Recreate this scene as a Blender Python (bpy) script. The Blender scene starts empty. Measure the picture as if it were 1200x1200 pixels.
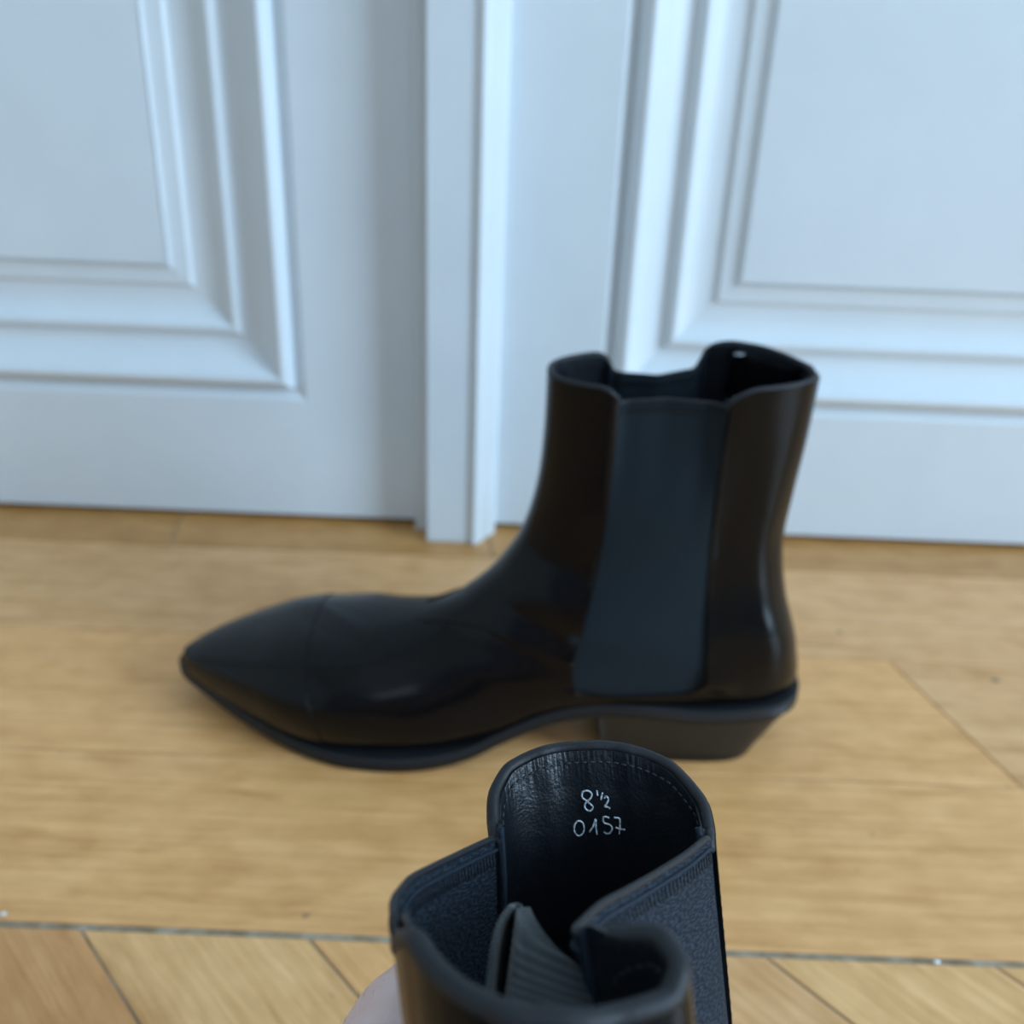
import bpy, bmesh, math, random
import numpy as np
from mathutils import Vector, Matrix
random.seed(7); rng = np.random.RandomState(5)
S = bpy.context.scene; COL = S.collection

# ---------------------------------------------------------------- camera
H = .347; PITCH = math.radians(26.8); ROLL = math.radians(2.3)
fw = np.array([0, math.cos(PITCH), -math.sin(PITCH)]); r0 = np.array([1, 0, 0.]); u0 = np.cross(r0, fw)
rt = math.cos(ROLL) * r0 + math.sin(ROLL) * u0; upv = np.cross(rt, fw)
cd = bpy.data.cameras.new('camera'); cam = bpy.data.objects.new('camera', cd); COL.objects.link(cam)
M = Matrix(((rt[0], upv[0], -fw[0], 0), (rt[1], upv[1], -fw[1], 0), (rt[2], upv[2], -fw[2], H), (0, 0, 0, 1)))
cam.matrix_world = M
cd.sensor_width = 36; cd.sensor_height = 36; cd.lens = 36; cd.clip_start = .01
cd.dof.use_dof = True; cd.dof.focus_distance = .245; cd.dof.aperture_fstop = 11.0
S.camera = cam

# ---------------------------------------------------------------- light
w = bpy.data.worlds.new('world'); S.world = w; w.use_nodes = True
bg = w.node_tree.nodes['Background']; bg.inputs[0].default_value = (.55, .72, 1, 1); bg.inputs[1].default_value = .30
def area(name, loc, target, sx, sy, power, color):
    l = bpy.data.lights.new(name, 'AREA'); l.shape = 'RECTANGLE'; l.size = sx; l.size_y = sy; l.energy = power; l.color = color
    o = bpy.data.objects.new(name, l); COL.objects.link(o); o.location = loc
    o.rotation_euler = (Vector(target) - Vector(loc)).to_track_quat('-Z', 'Y').to_euler(); return o
area('window_daylight', (2.94, -.95, 1.28), (0, -.95, 1.15), 1.35, 2.15, 136, (.555, .78, 1))
area('rear_fill_light', (.9, -2.2, 1.6), (.1, .6, .2), 1.2, 1.6, 9, (.72, .85, 1))  # unseen weak fill lamp behind the camera; no window is built there
S.view_settings.view_transform = 'Standard'; S.view_settings.look = 'None'
S.view_settings.exposure = 0; S.view_settings.gamma = 1; S.view_settings.use_curve_mapping = False

# ---------------------------------------------------------------- materials
def mat(name, color=(.5, .5, .5), rough=.5, spec=.5, coat=0, coat_rough=.1, metallic=0, sheen=0):
    m = bpy.data.materials.new(name); m.use_nodes = True
    b = m.node_tree.nodes['Principled BSDF']
    b.inputs['Base Color'].default_value = (*color, 1); b.inputs['Roughness'].default_value = rough
    b.inputs['Specular IOR Level'].default_value = spec; b.inputs['Coat Weight'].default_value = coat
    b.inputs['Coat Roughness'].default_value = coat_rough; b.inputs['Metallic'].default_value = metallic
    b.inputs['Sheen Weight'].default_value = sheen
    return m, m.node_tree, b
def node(nt, t, **kw):
    n = nt.nodes.new(t)
    for k, v in kw.items():
        if hasattr(n, k): setattr(n, k, v)
        else: n.inputs[k.replace('_', ' ')].default_value = v
    return n
def bump(nt, b, height, strength, dist):
    n = node(nt, 'ShaderNodeBump'); n.inputs['Strength'].default_value = strength; n.inputs['Distance'].default_value = dist
    nt.links.new(height, n.inputs['Height']); nt.links.new(n.outputs[0], b.inputs['Normal']); return n
def noise(nt, scale, detail=3, vec=None, rough=.5, sc=None, kind='Object'):
    tc = node(nt, 'ShaderNodeTexCoord'); mp = node(nt, 'ShaderNodeMapping')
    if sc: mp.inputs['Scale'].default_value = sc
    nt.links.new(tc.outputs[kind], mp.inputs[0])
    n = node(nt, 'ShaderNodeTexNoise'); n.inputs['Scale'].default_value = scale; n.inputs['Detail'].default_value = detail
    n.inputs['Roughness'].default_value = rough
    nt.links.new(mp.outputs[0], n.inputs['Vector']); return n, mp
def ramp(nt, fac, stops):
    r = node(nt, 'ShaderNodeValToRGB'); e = r.color_ramp.elements
    while len(e) < len(stops): e.new(.5)
    for q, (p, c) in zip(e, stops): q.position = p; q.color = (*c, 1)
    nt.links.new(fac, r.inputs[0]); return r
def mixc(nt, fac, a, b, blend='MIX'):
    m = node(nt, 'ShaderNodeMix', data_type='RGBA', blend_type=blend)
    for v, i in ((fac, 0), (a, 6), (b, 7)):
        if hasattr(v, 'is_linked') or hasattr(v, 'links'): nt.links.new(v, m.inputs[i])
        else: m.inputs[i].default_value = v if i == 0 else (*v, 1)
    return m.outputs[2]

# shining black box-calf leather
M_leather, nt, b = mat('polished_black_leather', (.003, .003, .0036), .34, .0, 1.0, .18); b.inputs['Coat IOR'].default_value = 1.29
n1, _ = noise(nt, 34, 2); n2, _ = noise(nt, 900, 2)
ad = node(nt, 'ShaderNodeMath', operation='MULTIPLY_ADD'); nt.links.new(n2.outputs[0], ad.inputs[0]); ad.inputs[1].default_value = .02
nt.links.new(n1.outputs[0], ad.inputs[2]); bump(nt, b, ad.outputs[0], .3, .005)
r = ramp(nt, n1.outputs[0], [(.3, (.28, .28, .28)), (.7, (.40, .40, .40))]); nt.links.new(r.outputs[0], b.inputs['Roughness'])
# softer lining leather
M_lining, nt, b = mat('black_lining_leather', (.007, .009, .013), .36, .5)
n1, _ = noise(nt, 240, 3, sc=(1, 1, .35)); n2, _ = noise(nt, 1500, 2)
ad = node(nt, 'ShaderNodeMath', operation='MULTIPLY_ADD'); nt.links.new(n2.outputs[0], ad.inputs[0]); ad.inputs[1].default_value = .3
nt.links.new(n1.outputs[0], ad.inputs[2]); bump(nt, b, ad.outputs[0], .35, .0012)
tc = node(nt, 'ShaderNodeTexCoord'); sp = node(nt, 'ShaderNodeSeparateXYZ'); nt.links.new(tc.outputs['UV'], sp.inputs[0])
npk, _ = noise(nt, 1, 2, sc=(750, 70, 1), kind='UV'); msk = node(nt, 'ShaderNodeMapRange'); msk.inputs[1].default_value = .001; msk.inputs[2].default_value = .008; msk.inputs[3].default_value = 1.6; msk.inputs[4].default_value = 0
nt.links.new(sp.outputs[1], msk.inputs[0]); pk = node(nt, 'ShaderNodeMath', operation='MULTIPLY'); nt.links.new(npk.outputs[0], pk.inputs[0]); nt.links.new(msk.outputs[0], pk.inputs[1])
ad2 = node(nt, 'ShaderNodeMath', operation='ADD'); nt.links.new(pk.outputs[0], ad2.inputs[0]); nt.links.new(ad.outputs[0], ad2.inputs[1])
nt.links.new(ad2.outputs[0], [n for n in nt.nodes if n.type == 'BUMP'][0].inputs['Height'])
# elastic gore weave (uses UVs laid along the cloth in metres)
M_gore, nt, b = mat('black_elastic_webbing', (.016, .026, .042), .75, .25)
tc = node(nt, 'ShaderNodeTexCoord'); sp = node(nt, 'ShaderNodeSeparateXYZ'); nt.links.new(tc.outputs['UV'], sp.inputs[0])
wv = node(nt, 'ShaderNodeTexWave', wave_type='BANDS', bands_direction='Y'); wv.inputs['Scale'].default_value = 300; wv.inputs['Distortion'].default_value = 9
wv.inputs['Detail'].default_value = 2; wv.inputs['Detail Scale'].default_value = 1.5; nt.links.new(tc.outputs['UV'], wv.inputs[0])
ng, mp = noise(nt, 1, 3, sc=(650, 2600, 1), kind='UV')
mu = node(nt, 'ShaderNodeMath', operation='MULTIPLY'); nt.links.new(ng.outputs[0], mu.inputs[0]); nt.links.new(ng.outputs[0], mu.inputs[1])
bump(nt, b, mu.outputs[0], 1.0, .0014)
rr = ramp(nt, mu.outputs[0], [(0.15, (.004, .008, .014)), (.25, (.013, .022, .036)), (.38, (.05, .075, .11))]); nt.links.new(rr.outputs[0], b.inputs['Base Color'])
M_gore_far, nt, b = mat('smooth_black_elastic', (.006, .014, .021), .8, .25, sheen=.03)
wv = node(nt, 'ShaderNodeTexWave', wave_type='BANDS', bands_direction='Y'); wv.inputs['Scale'].default_value = 420; wv.inputs['Distortion'].default_value = 4
tc = node(nt, 'ShaderNodeTexCoord'); nt.links.new(tc.outputs['UV'], wv.inputs[0]); bump(nt, b, wv.outputs[1], .4, .0003)
M_edge, nt, b = mat('black_cut_edge', (.012, .014, .018), .55, .4)
n1, _ = noise(nt, 700, 3); bump(nt, b, n1.outputs[0], .3, .0006)
M_sole, nt, b = mat('black_sole_edge', (.006, .007, .008), .36, .4)
n1, _ = noise(nt, 300, 3, sc=(1, 1, 4)); bump(nt, b, n1.outputs[0], .15, .0006)
M_heel, nt, b = mat('stacked_black_heel', (.014, .014, .014), .38, .5)
n1, _ = noise(nt, 25, 3, sc=(1, 1, 30)); bump(nt, b, n1.outputs[0], .12, .0008)
M_thread, nt, b = mat('black_thread', (.02, .025, .033), .6, .4)
n1, _ = noise(nt, 2500, 2); bump(nt, b, n1.outputs[0], .3, .0002)
M_ink, nt, b = mat('silver_marker_ink', (.62, .7, .76), .5, .4)
n1, _ = noise(nt, 1800, 3); r = ramp(nt, n1.outputs[0], [(.38, (.25, .3, .36)), (.6, (.75, .83, .9))]); nt.links.new(r.outputs[0], b.inputs['Base Color'])
M_ribbon, nt, b = mat('grey_ribbed_ribbon', (.03, .037, .043), .7, .35, sheen=.3)
n1, _ = noise(nt, 900, 3); bump(nt, b, n1.outputs[0], .3, .0004)
# white lacquer
M_paint, nt, b = mat('white_door_lacquer', (.80, .82, .82), .38, .45)
n1, _ = noise(nt, 22, 3); bump(nt, b, n1.outputs[0], .05, .004)
r = ramp(nt, n1.outputs[0], [(.3, (.73, .80, .85)), (.7, (.76, .83, .88))]); nt.links.new(r.outputs[0], b.inputs['Base Color'])
M_wall, nt, b = mat('white_plaster', (.74, .74, .72), .8, .3)
n1, _ = noise(nt, 60, 3); bump(nt, b, n1.outputs[0], .15, .004)
M_glass, nt, b = mat('window_glass', (1, 1, 1), .02, .5); b.inputs['Transmission Weight'].default_value = 1
M_dark, nt, b = mat('dark_joint', (.16, .13, .10), .9, .2)
n1, _ = noise(nt, 120, 3); r = ramp(nt, n1.outputs[0], [(.3, (.26, .19, .12)), (.7, (.46, .39, .30))]); nt.links.new(r.outputs[0], b.inputs['Base Color'])
M_brass, nt, b = mat('aged_brass', (.6, .45, .2), .35, .5, metallic=1)
n1, _ = noise(nt, 80, 3); bump(nt, b, n1.outputs[0], .1, .001)
# oak: each plank mesh has its own UVs (x along the grain) so the grain follows the board
def oak(name, tint):
    m, nt, b = mat(name, tint, .42, .45)
    tc = node(nt, 'ShaderNodeTexCoord')
    def nz(scale, sc, detail=4, dist=0):
        mp = node(nt, 'ShaderNodeMapping'); mp.inputs['Scale'].default_value = sc; nt.links.new(tc.outputs['UV'], mp.inputs[0])
        n = node(nt, 'ShaderNodeTexNoise'); n.inputs['Scale'].default_value = scale; n.inputs['Detail'].default_value = detail
        n.inputs['Distortion'].default_value = dist; nt.links.new(mp.outputs[0], n.inputs['Vector']); return n.outputs[0]
    a = nz(1, (9, 260, 1), 5, .4); c = nz(1, (14, 50, 1), 4, .8); d = nz(1, (45, 75, 1), 4); g = nz(1, (60, 900, 1), 3)
    t = np.array(tint)
    ra = ramp(nt, a, [(.32, tuple(t * (.90, .86, .80))), (.66, tuple(np.clip(t * (1.07, 1.09, 1.12), 0, 1)))])
    rc = ramp(nt, c, [(.30, (.84, .78, .70)), (.48, (.98, .96, .93)), (.70, (1.0, 1.0, 1.0))])
    rd = ramp(nt, d, [(.32, (.88, .84, .78)), (.6, (1, 1, 1))])
    x = mixc(nt, 1.0, ra.outputs[0], rc.outputs[0], 'MULTIPLY'); x = mixc(nt, 1.0, x, rd.outputs[0], 'MULTIPLY')
    rg = ramp(nt, g, [(.35, (.92, .88, .82)), (.5, (1, 1, 1))]); x = mixc(nt, .8, x, rg.outputs[0], 'MULTIPLY')
    # pale scuffs and dark specks
    s = nz(1, (20, 110, 1), 2); rs = ramp(nt, s, [(.72, (0, 0, 0)), (.92, (.6, .6, .6))]); x = mixc(nt, rs.outputs[0], x, (.62, .52, .38))
    k = nz(1, (70, 80, 1), 1); rk = ramp(nt, k, [(.76, (0, 0, 0)), (.82, (1, 1, 1))]); x = mixc(nt, rk.outputs[0], x, (.22, .15, .09))
    nt.links.new(x, b.inputs['Base Color'])
    rr = ramp(nt, c, [(.3, (.44, .44, .44)), (.7, (.29, .29, .29))]); nt.links.new(rr.outputs[0], b.inputs['Roughness'])
    bump(nt, b, g, .12, .0006); return m
OAK = [oak('honey_oak', (.90, .50, .205)), oak('pale_oak', (.93, .56, .25)), oak('warm_oak', (.76, .39, .155)), oak('sandy_oak', (.83, .48, .22)), oak('shaded_brown_oak', (.60, .32, .11))]  # last one darkens the row by the doors, their shade put into colour

# ---------------------------------------------------------------- helpers
def link(name, me, m=None, parent=None, smooth=True):
    if m is not None and not me.materials: me.materials.append(m)
    if smooth:
        for p in me.polygons: p.use_smooth = True
    o = bpy.data.objects.new(name, me); COL.objects.link(o)
    if parent: o.parent = parent
    return o
def mesh(name, V, Fc, uv=None):
    me = bpy.data.meshes.new(name); me.from_pydata([tuple(map(float, v)) for v in V], [], [tuple(map(int, f)) for f in Fc]); me.update()
    if uv is not None:
        l = me.uv_layers.new(name='uv')
        vi = np.zeros(len(me.loops), int); me.loops.foreach_get('vertex_index', vi)
        l.data.foreach_set('uv', np.asarray(uv, float)[vi].ravel())
    return me
def empty(name, loc=(0, 0, 0), label=None, cat=None, kind=None):
    o = bpy.data.objects.new(name, None); COL.objects.link(o); o.location = loc; o.empty_display_size = .05
    if label: o['label'] = label
    if cat: o['category'] = cat
    if kind: o['kind'] = kind
    return o
def box_mesh(name, x0, x1, y0, y1, z0, z1, bev=0):
    bm = bmesh.new(); bmesh.ops.create_cube(bm, size=1)
    for v in bm.verts: v.co = Vector(((x0 + x1) / 2 + v.co.x * (x1 - x0), (y0 + y1) / 2 + v.co.y * (y1 - y0), (z0 + z1) / 2 + v.co.z * (z1 - z0)))
    if bev: bmesh.ops.bevel(bm, geom=bm.edges[:], offset=bev, segments=2, profile=.6, affect='EDGES')
    me = bpy.data.meshes.new(name); bm.to_mesh(me); bm.free(); return me
def box(name, dims, m, parent=None, bev=0, kind=None):
    o = link(name, box_mesh(name, *dims, bev=bev), m, parent, False)
    if kind: o['kind'] = kind
    return o
def tube(pts, r, n=8, closed=False, cap=True, rs=None):
    """vertices / faces of a tube along pts"""
    P = np.asarray(pts, float); N = len(P)
    T = np.gradient(P, axis=0) if not closed else np.roll(P, -1, 0) - np.roll(P, 1, 0)
    T /= np.linalg.norm(T, axis=1)[:, None] + 1e-12
    a = np.array([0, 0, 1.]) if abs(T[0][2]) < .9 else np.array([1., 0, 0])
    V = []; nrm = np.cross(T[0], a); nrm /= np.linalg.norm(nrm)
    for i in range(N):
        nrm = nrm - T[i] * (nrm @ T[i]); nrm /= np.linalg.norm(nrm) + 1e-12; bn = np.cross(T[i], nrm)
        rad = rs[i] if rs is not None else r
        for j in range(n):
            an = 2 * math.pi * j / n; V.append(P[i] + rad * (math.cos(an) * nrm + math.sin(an) * bn))
    Fc = []
    for i in range(N if closed else N - 1):
        i2 = (i + 1) % N
        for j in range(n): Fc.append((i * n + j, i * n + (j + 1) % n, i2 * n + (j + 1) % n, i2 * n + j))
    if cap and not closed: Fc.append(tuple(range(n))[::-1]); Fc.append(tuple((N - 1) * n + j for j in range(n)))
    return V, Fc
def join(parts):
    V = []; Fc = []
    for v, f in parts:
        o = len(V); V += list(v); Fc += [tuple(i + o for i in q) for q in f]
    return V, Fc
def crom(K, k):
    """Catmull-Rom through rows of K at real indices k"""
    K = np.asarray(K, float); k = np.asarray(k, float); n = len(K)
    i = np.clip(np.floor(k).astype(int), 0, n - 2); t = (k - i).reshape(k.shape + (1,) * (K.ndim - 1))
    p0 = K[np.clip(i - 1, 0, n - 1)]; p1 = K[i]; p2 = K[i + 1]; p3 = K[np.clip(i + 2, 0, n - 1)]
    e0 = (i == 0).reshape(t.shape); e1 = (i == n - 2).reshape(t.shape)
    p0 = np.where(e0, 2 * p1 - p2, p0); p3 = np.where(e1, 2 * p2 - p1, p3)
    return .5 * (2 * p1 + (p2 - p0) * t + (2 * p0 - 5 * p1 + 4 * p2 - p3) * t ** 2 + (3 * p1 - p0 - 3 * p2 + p3) * t ** 3)
def smooth01(x): x = np.clip(x, 0, 1); return x * x * (3 - 2 * x)

# ---------------------------------------------------------------- room shell
YD = .66                                    # plane of the door stiles
fl = box('floor', (-2, 3, -3.2, .74, -.03, -.0009), M_dark, kind='structure')
def plank(poly, grain, m, gap=.00055):
    """one floorboard: top at z=0 with a small eased edge; UVs in metres along the grain"""
    g = np.array(grain, float); g /= np.linalg.norm(g); h = np.array([-g[1], g[0]])
    P = np.array(poly, float); c = P.mean(0); e = .0005; dz = random.uniform(-.00012, 0)
    # inset each corner
    n = len(P); Q = []
    for i in range(n):
        a = P[i - 1]; b_ = P[i]; d = P[(i + 1) % n]
        e1 = (b_ - a) / np.linalg.norm(b_ - a); e2 = (d - b_) / np.linalg.norm(d - b_)
        n1 = np.array([-e1[1], e1[0]]); n2 = np.array([-e2[1], e2[0]]); s = (n1 + n2); s = s / (1 + n1 @ n2)
        Q.append((b_ + s * gap, b_ + s * (gap + e)))
    V = [(*q[1], dz) for q in Q] + [(*q[0], dz - e * .8) for q in Q] + [(*q[0], -.003) for q in Q]
    F = [tuple(range(n))] + [(i + n, (i + 1) % n + n, (i + 1) % n, i) for i in range(n)] + [(i + 2 * n, (i + 1) % n + 2 * n, (i + 1) % n + n, i + n) for i in range(n)]
    off = rng.rand(2) * 20
    uv = [(np.dot(v[:2], g) + off[0], np.dot(v[:2], h) + off[1]) for v in V]
    return link('plank', mesh('plank', V, F, uv), m, fl, False)
rows = [(.616, .735), (.511, .616), (.4025, .511), (.2962, .4025)]
# joints along each row as (x at row front, x at row back)
cuts = [[(-1.3, -1.3), (-.2355, -.247), (-.012, -.03), (.9, .9), (1.9, 1.9), (3, 3)],
        [(-1.7, -1.7), (-.95, -.95), (.47, .47), (1.5, 1.5), (3, 3)],
        [(-1.4, -1.4), (-.62, -.62), (.2625, .2285), (1.1, 1.1), (1.9, 1.9), (3, 3)],
        [(-1.8, -1.8), (-.78, -.78), (.66, .66), (1.6, 1.6), (3, 3)]]
mi = [[4, 4, 4, 4, 4], [3, 3, 0, 1], [1, 0, 3, 0, 1], [0, 0, 1, 0]]
for (y0, y1), cs, mm in zip(rows, cuts, mi):
    for j in range(len(cs) - 1):
        (a0, a1), (b0, b1) = cs[j], cs[j + 1]
        plank([(a0, y0), (b0, y0), (b1, y1), (a1, y1)], (1, 0), OAK[mm[j % len(mm)]], .0003 if y0 == .4025 else .0006)
dx, dy = .0935, .30; sl = .92                 # herringbone field cut off square against the border boards
for c_ in range(-12, 14):
    x = -.1696 + dx * c_
    plank([(x + sl * dy, .2955 - dy), (x + dx + sl * dy, .2955 - dy), (x + dx, .2938), (x, .2938)], (sl, -1), OAK[(c_ * 7 + 1) % 4 if c_ % 3 else 1])
    x2 = x + sl * dy
    plank([(x2 - sl * dy, .2955 - 2 * dy), (x2 + dx - sl * dy, .2955 - 2 * dy), (x2 + dx, .2955 - dy), (x2, .2955 - dy)], (sl, 1), OAK[(c_ * 5) % 4])

wl = box('wall_left', (-2.06, -2, -3.2, .74, 0, 2.9), M_wall, kind='structure')
wk = empty('wall_back', (0, 0, 0), kind='structure')
for d in ((-2, -.88, .66, .74, 0, 2.9), (.84, 3, .66, .74, 0, 2.9), (-.88, .84, .66, .74, 2.35, 2.9), (-.88, .84, .702, .74, -.001, 2.35)): box('wall_section', d, M_wall, wk)  # last box: unseen blocker behind the doors, added to stop light leaking through
box('ceiling', (-2, 3, -3.2, .74, 2.9, 2.96), M_wall, kind='structure')
wr = empty('wall_right', (3, 0, 0), kind='structure')
for d in ((3, 3.08, -3.2, -1.7, 0, 2.9), (3, 3.08, -.2, .74, 0, 2.9), (3, 3.08, -1.7, -.2, 0, .12), (3, 3.08, -1.7, -.2, 2.4, 2.9)):
    o = box('wall_section', d, M_wall); o.parent = wr; o.matrix_parent_inverse = Matrix.Translation((-3, 0, 0))
win = empty('window_1', (3.04, -.95, 0), kind='structure')
for d in ((3.0, 3.06, -1.7, -1.63, .12, 2.4), (3.0, 3.06, -.27, -.2, .12, 2.4), (3.0, 3.06, -.98, -.92, .12, 2.4), (3.0, 3.06, -1.63, -.27, .12, .2), (3.0, 3.06, -1.63, -.27, 2.34, 2.4)):
    o = box('window_frame', d, M_paint); o.parent = win; o.matrix_parent_inverse = Matrix.Translation((-3.04, .95, 0))

# ---- door leaves
PROF = [(0, 0), (.002, -.0012), (.006, -.0045), (.0075, -.0045), (.0095, .001), (.012, .0042), (.0145, .0052), (.0165, .0048), (.019, .002), (.024, -.003), (.030, -.0075), (.036, -.0095),
        (.040, -.0100), (.0425, -.0088), (.0445, -.0062), (.047, -.0055), (.049, -.0063), (.052, -.0095), (.057, -.0122), (.063, -.0135), (.072, -.0138), (.0735, -.0130), (.0755, -.0112),
        (.0845, -.0110), (.0865, -.0100), (.088, -.0085), (.0885, -.0085)]
def panel_moulding(parent, x0, x1, z0, z1, frame):
    """four mitred moulding lengths plus the raised field, swept from one profile"""
    cs = [(x0, z0), (x1, z0), (x1, z1), (x0, z1)]; inn = [(1, 1), (-1, 1), (-1, -1), (1, -1)]
    for i in range(4):
        j = (i + 1) % 4; V = []
        for u, h in PROF:
            for (cx, cz), (ix, iz) in ((cs[i], inn[i]), (cs[j], inn[j])):
                V.append((cx + ix * u, YD - h, cz + iz * u))
        for u in (.0885, 0):
            for (cx, cz), (ix, iz) in ((cs[i], inn[i]), (cs[j], inn[j])): V.append((cx + ix * u, YD + .02, cz + iz * u))
        n = len(V) // 2
        F = [(2 * k, 2 * k + 1, (2 * k + 3) % (2 * n), (2 * k + 2) % (2 * n)) for k in range(n)] + [tuple(range(0, 2 * n, 2))[::-1], tuple(range(1, 2 * n, 2))]
        me = mesh('moulding', V, F); o = link('moulding', me, M_paint, parent, True)
        sharp_angle(me)
    f = .0885
    return box('raised_field', (x0 + f - .001, x1 - f + .001, YD + .0085, YD + .022, z0 + f - .001, z1 - f + .001), M_paint, parent)
def sharp_angle(me, a=math.radians(38)):
    bm = bmesh.new(); bm.from_mesh(me)
    bmesh.ops.recalc_face_normals(bm, faces=bm.faces)
    for e in bm.edges:
        if len(e.link_faces) != 2 or e.calc_face_angle(0) > a: e.smooth = False
    bm.to_mesh(me); bm.free()
def leaf(name, x0, x1, px0, px1, zb, pz0, zg):
    zg += .0026
    d = empty(name, ((x0 + x1) / 2, YD, 0), kind='structure'); d.location = (0, 0, 0)
    top = 2.3; y0, y1 = YD, YD + .04
    box('stile', (x0, px0, y0, y1, zg, top), M_paint, d); box('stile', (px1, x1, y0, y1, zg, top), M_paint, d)
    for a, b_ in ((zg, pz0), (.86, 1.0), (2.18, top)): box('rail', (px0, px1, y0, y1, a, b_), M_paint, d)
    for a, b_ in ((pz0, .86), (1.0, 2.18)): panel_moulding(d, px0, px1, a, b_, d)
    return d
d1 = leaf('door_1', -.80, -.064, -.70, -.144, 0, .0925, .0022)
d2 = leaf('door_2', -.060, .76, .0555, .66, 0, .0955, .0018)
# astragal that covers the meeting joint, fixed to the right-hand leaf
ap = [(-.0700, 0), (-.0697, .0040), (-.0685, .0058), (-.0612, .0060), (-.0600, .0085), (-.0597, .0195), (-.0585, .0212), (-.0300, .0212), (-.0290, .0225), (-.0262, .0236), (-.0235, .0225), (-.0205, .0180),
      (-.0178, .0135), (-.0150, .0100), (-.0130, .0080), (-.0122, .0060), (-.0120, 0)]
V = []
for z in (-.0012, 0, 2.3):
    for x, h in ap: V.append((x, YD - 1.18 * (h if z > -.001 else h * .94), max(z, -.0012) + .001))
n = len(ap); F = []
for r_ in range(2):
    for k in range(n): F.append((r_ * n + k, r_ * n + (k + 1) % n, (r_ + 1) * n + (k + 1) % n, (r_ + 1) * n + k))
F += [tuple(range(n))[::-1], tuple(range(2 * n, 3 * n))]
me = mesh('astragal', V, F); link('astragal', me, M_paint, d2, True); sharp_angle(me, math.radians(30))
kn = [(0, 0), (.012, 0), (.010, .012), (.008, .02), (.02, .03), (.026, .042), (.02, .052), (0, .056)]
V = []; F = []
for i, (r_, h) in enumerate(kn):
    for j in range(20): a = 2 * math.pi * j / 20; V.append((.0 + r_ * math.cos(a) + .0, YD - h, 1.05 + r_ * math.sin(a)))
for i in range(len(kn) - 1):
    for j in range(20): F.append((i * 20 + j, i * 20 + (j + 1) % 20, (i + 1) * 20 + (j + 1) % 20, (i + 1) * 20 + j))
o = link('door_knob', mesh('door_knob', V, F), M_brass, d2); o['label'] = 'brass knob'
for nm, d in (('trim_1', (-.88, -.802, YD - .012, YD + .04, 0, 2.35)), ('trim_2', (.762, .84, YD - .012, YD + .04, 0, 2.35)), ('trim_3', (-.802, .762, YD - .012, YD + .04, 2.302, 2.35))):
    box(nm, d, M_paint, bev=.003, kind='structure')
for nm, d in (('baseboard_left', (-2, -1.985, -3.2, .66, 0, .12)), ('baseboard_right', (2.985, 3, -3.2, -1.71, 0, .12))): box(nm, d, M_paint, bev=.003, kind='structure')

# ---------------------------------------------------------------- boots
# stations of the last: F (front / top line), B (back / sole line), half width, exponents front/back
RING = np.array([
 (.0146,.1955,.1345,.2005,.0290,.80,.80), (.0145,.166,.1336,.1705,.0285,.80,.80), (.0125,.139,.1318,.143,.0280,.80,.80),
 (.0065,.114,.1310,.116,.0268,.82,.80), (-.0034,.0955,.1360,.088,.0295,.85,.78), (-.0140,.0828,.1450,.060,.0342,.88,.72),
 (-.0230,.0745,.1465,.037,.0348,.90,.62), (-.0325,.0682,.1180,.0300,.0350,.92,.42), (-.0425,.0640,.0750,.0290,.0350,.92,.36),
 (-.0530,.0612,.0330,.0240,.0365,.90,.34), (-.0645,.0592,.0010,.0130,.0420,.88,.32), (-.0800,.0572,-.0340,.0060,.0480,.86,.30),
 (-.0980,.0545,-.0700,.0052,.0492,.84,.30), (-.1150,.0508,-.1000,.0062,.0450,.84,.30), (-.1320,.0445,-.1250,.0085,.0355,.84,.32),
 (-.1475,.0382,-.1450,.0110,.0255,.86,.34), (-.1600,.0325,-.1600,.0135,.0160,.88,.38), (-.1680,.0278,-.1690,.0160,.0085,.9,.45),
 (-.1722,.0255,-.1732,.0185,.0025,1,.6)])
# soft folds pressed into the leather: station, angle, spread along, spread around, skew, height
FOLDS = [(4.6, 2.45, 1.0, .40, 0, .0045), (4.3, 1.05, .42, .55, .5, .0016), (5.2, .95, .30, .50, .6, -.0016), (6.1, .85, .40, .55, .5, .0013), (3.4, .9, .30, .4, .3, -.0009), (8.6, 1.1, .8, .34, 2.2, .0010), (9.9, 1.25, .8, .30, 2.0, -.0007),
         (11.2, .9, .5, .4, 1.2, .0008), (3.2, 2.45, 2.2, .16, .10, .0016), (2.6, 2.05, 1.7, .12, .06, -.0014), (5.7, 2.02, .35, .16, 0, .0028), (5.1, 2.55, .8, .3, 0, .0014), (6.2, 2.6, .3, .3, 0, .0010)]
def folds(k, th):
    d = 0
    for k0, t0, sk, st, sw, h in FOLDS:
        q = k - k0 - sw * (np.abs((th + math.pi) % (2 * math.pi) - math.pi) - t0); d = d + h * np.exp(-(q / sk) ** 2 - ((np.abs((th + math.pi) % (2 * math.pi) - math.pi) - t0) / st) ** 2)
    return d
def yc(x, side): return side * .0125 * smooth01((-.075 - x) / .10) * 1.0
def last(k, th):
    """point(s) on the un-bent boot at station k, angle th (0 = front, pi = back, + = outer side)"""
    k, th = np.broadcast_arrays(np.asarray(k, float), np.asarray(th, float))
    R = crom(RING, k); Fx, Fz, Bx, Bz, w_, pf, pb = [R[..., i] for i in range(7)]
    c = np.cos(th); s = np.sin(th)
    x = (Fx + Bx) / 2 + (Fx - Bx) / 2 * c; z = (Fz + Bz) / 2 + (Fz - Bz) / 2 * c
    p = np.where(c > 0, pf, pb)
    y = -w_ * np.sign(s) * np.abs(s) ** p
    return np.stack([x, y + yc(x, 1), z], -1)
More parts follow.
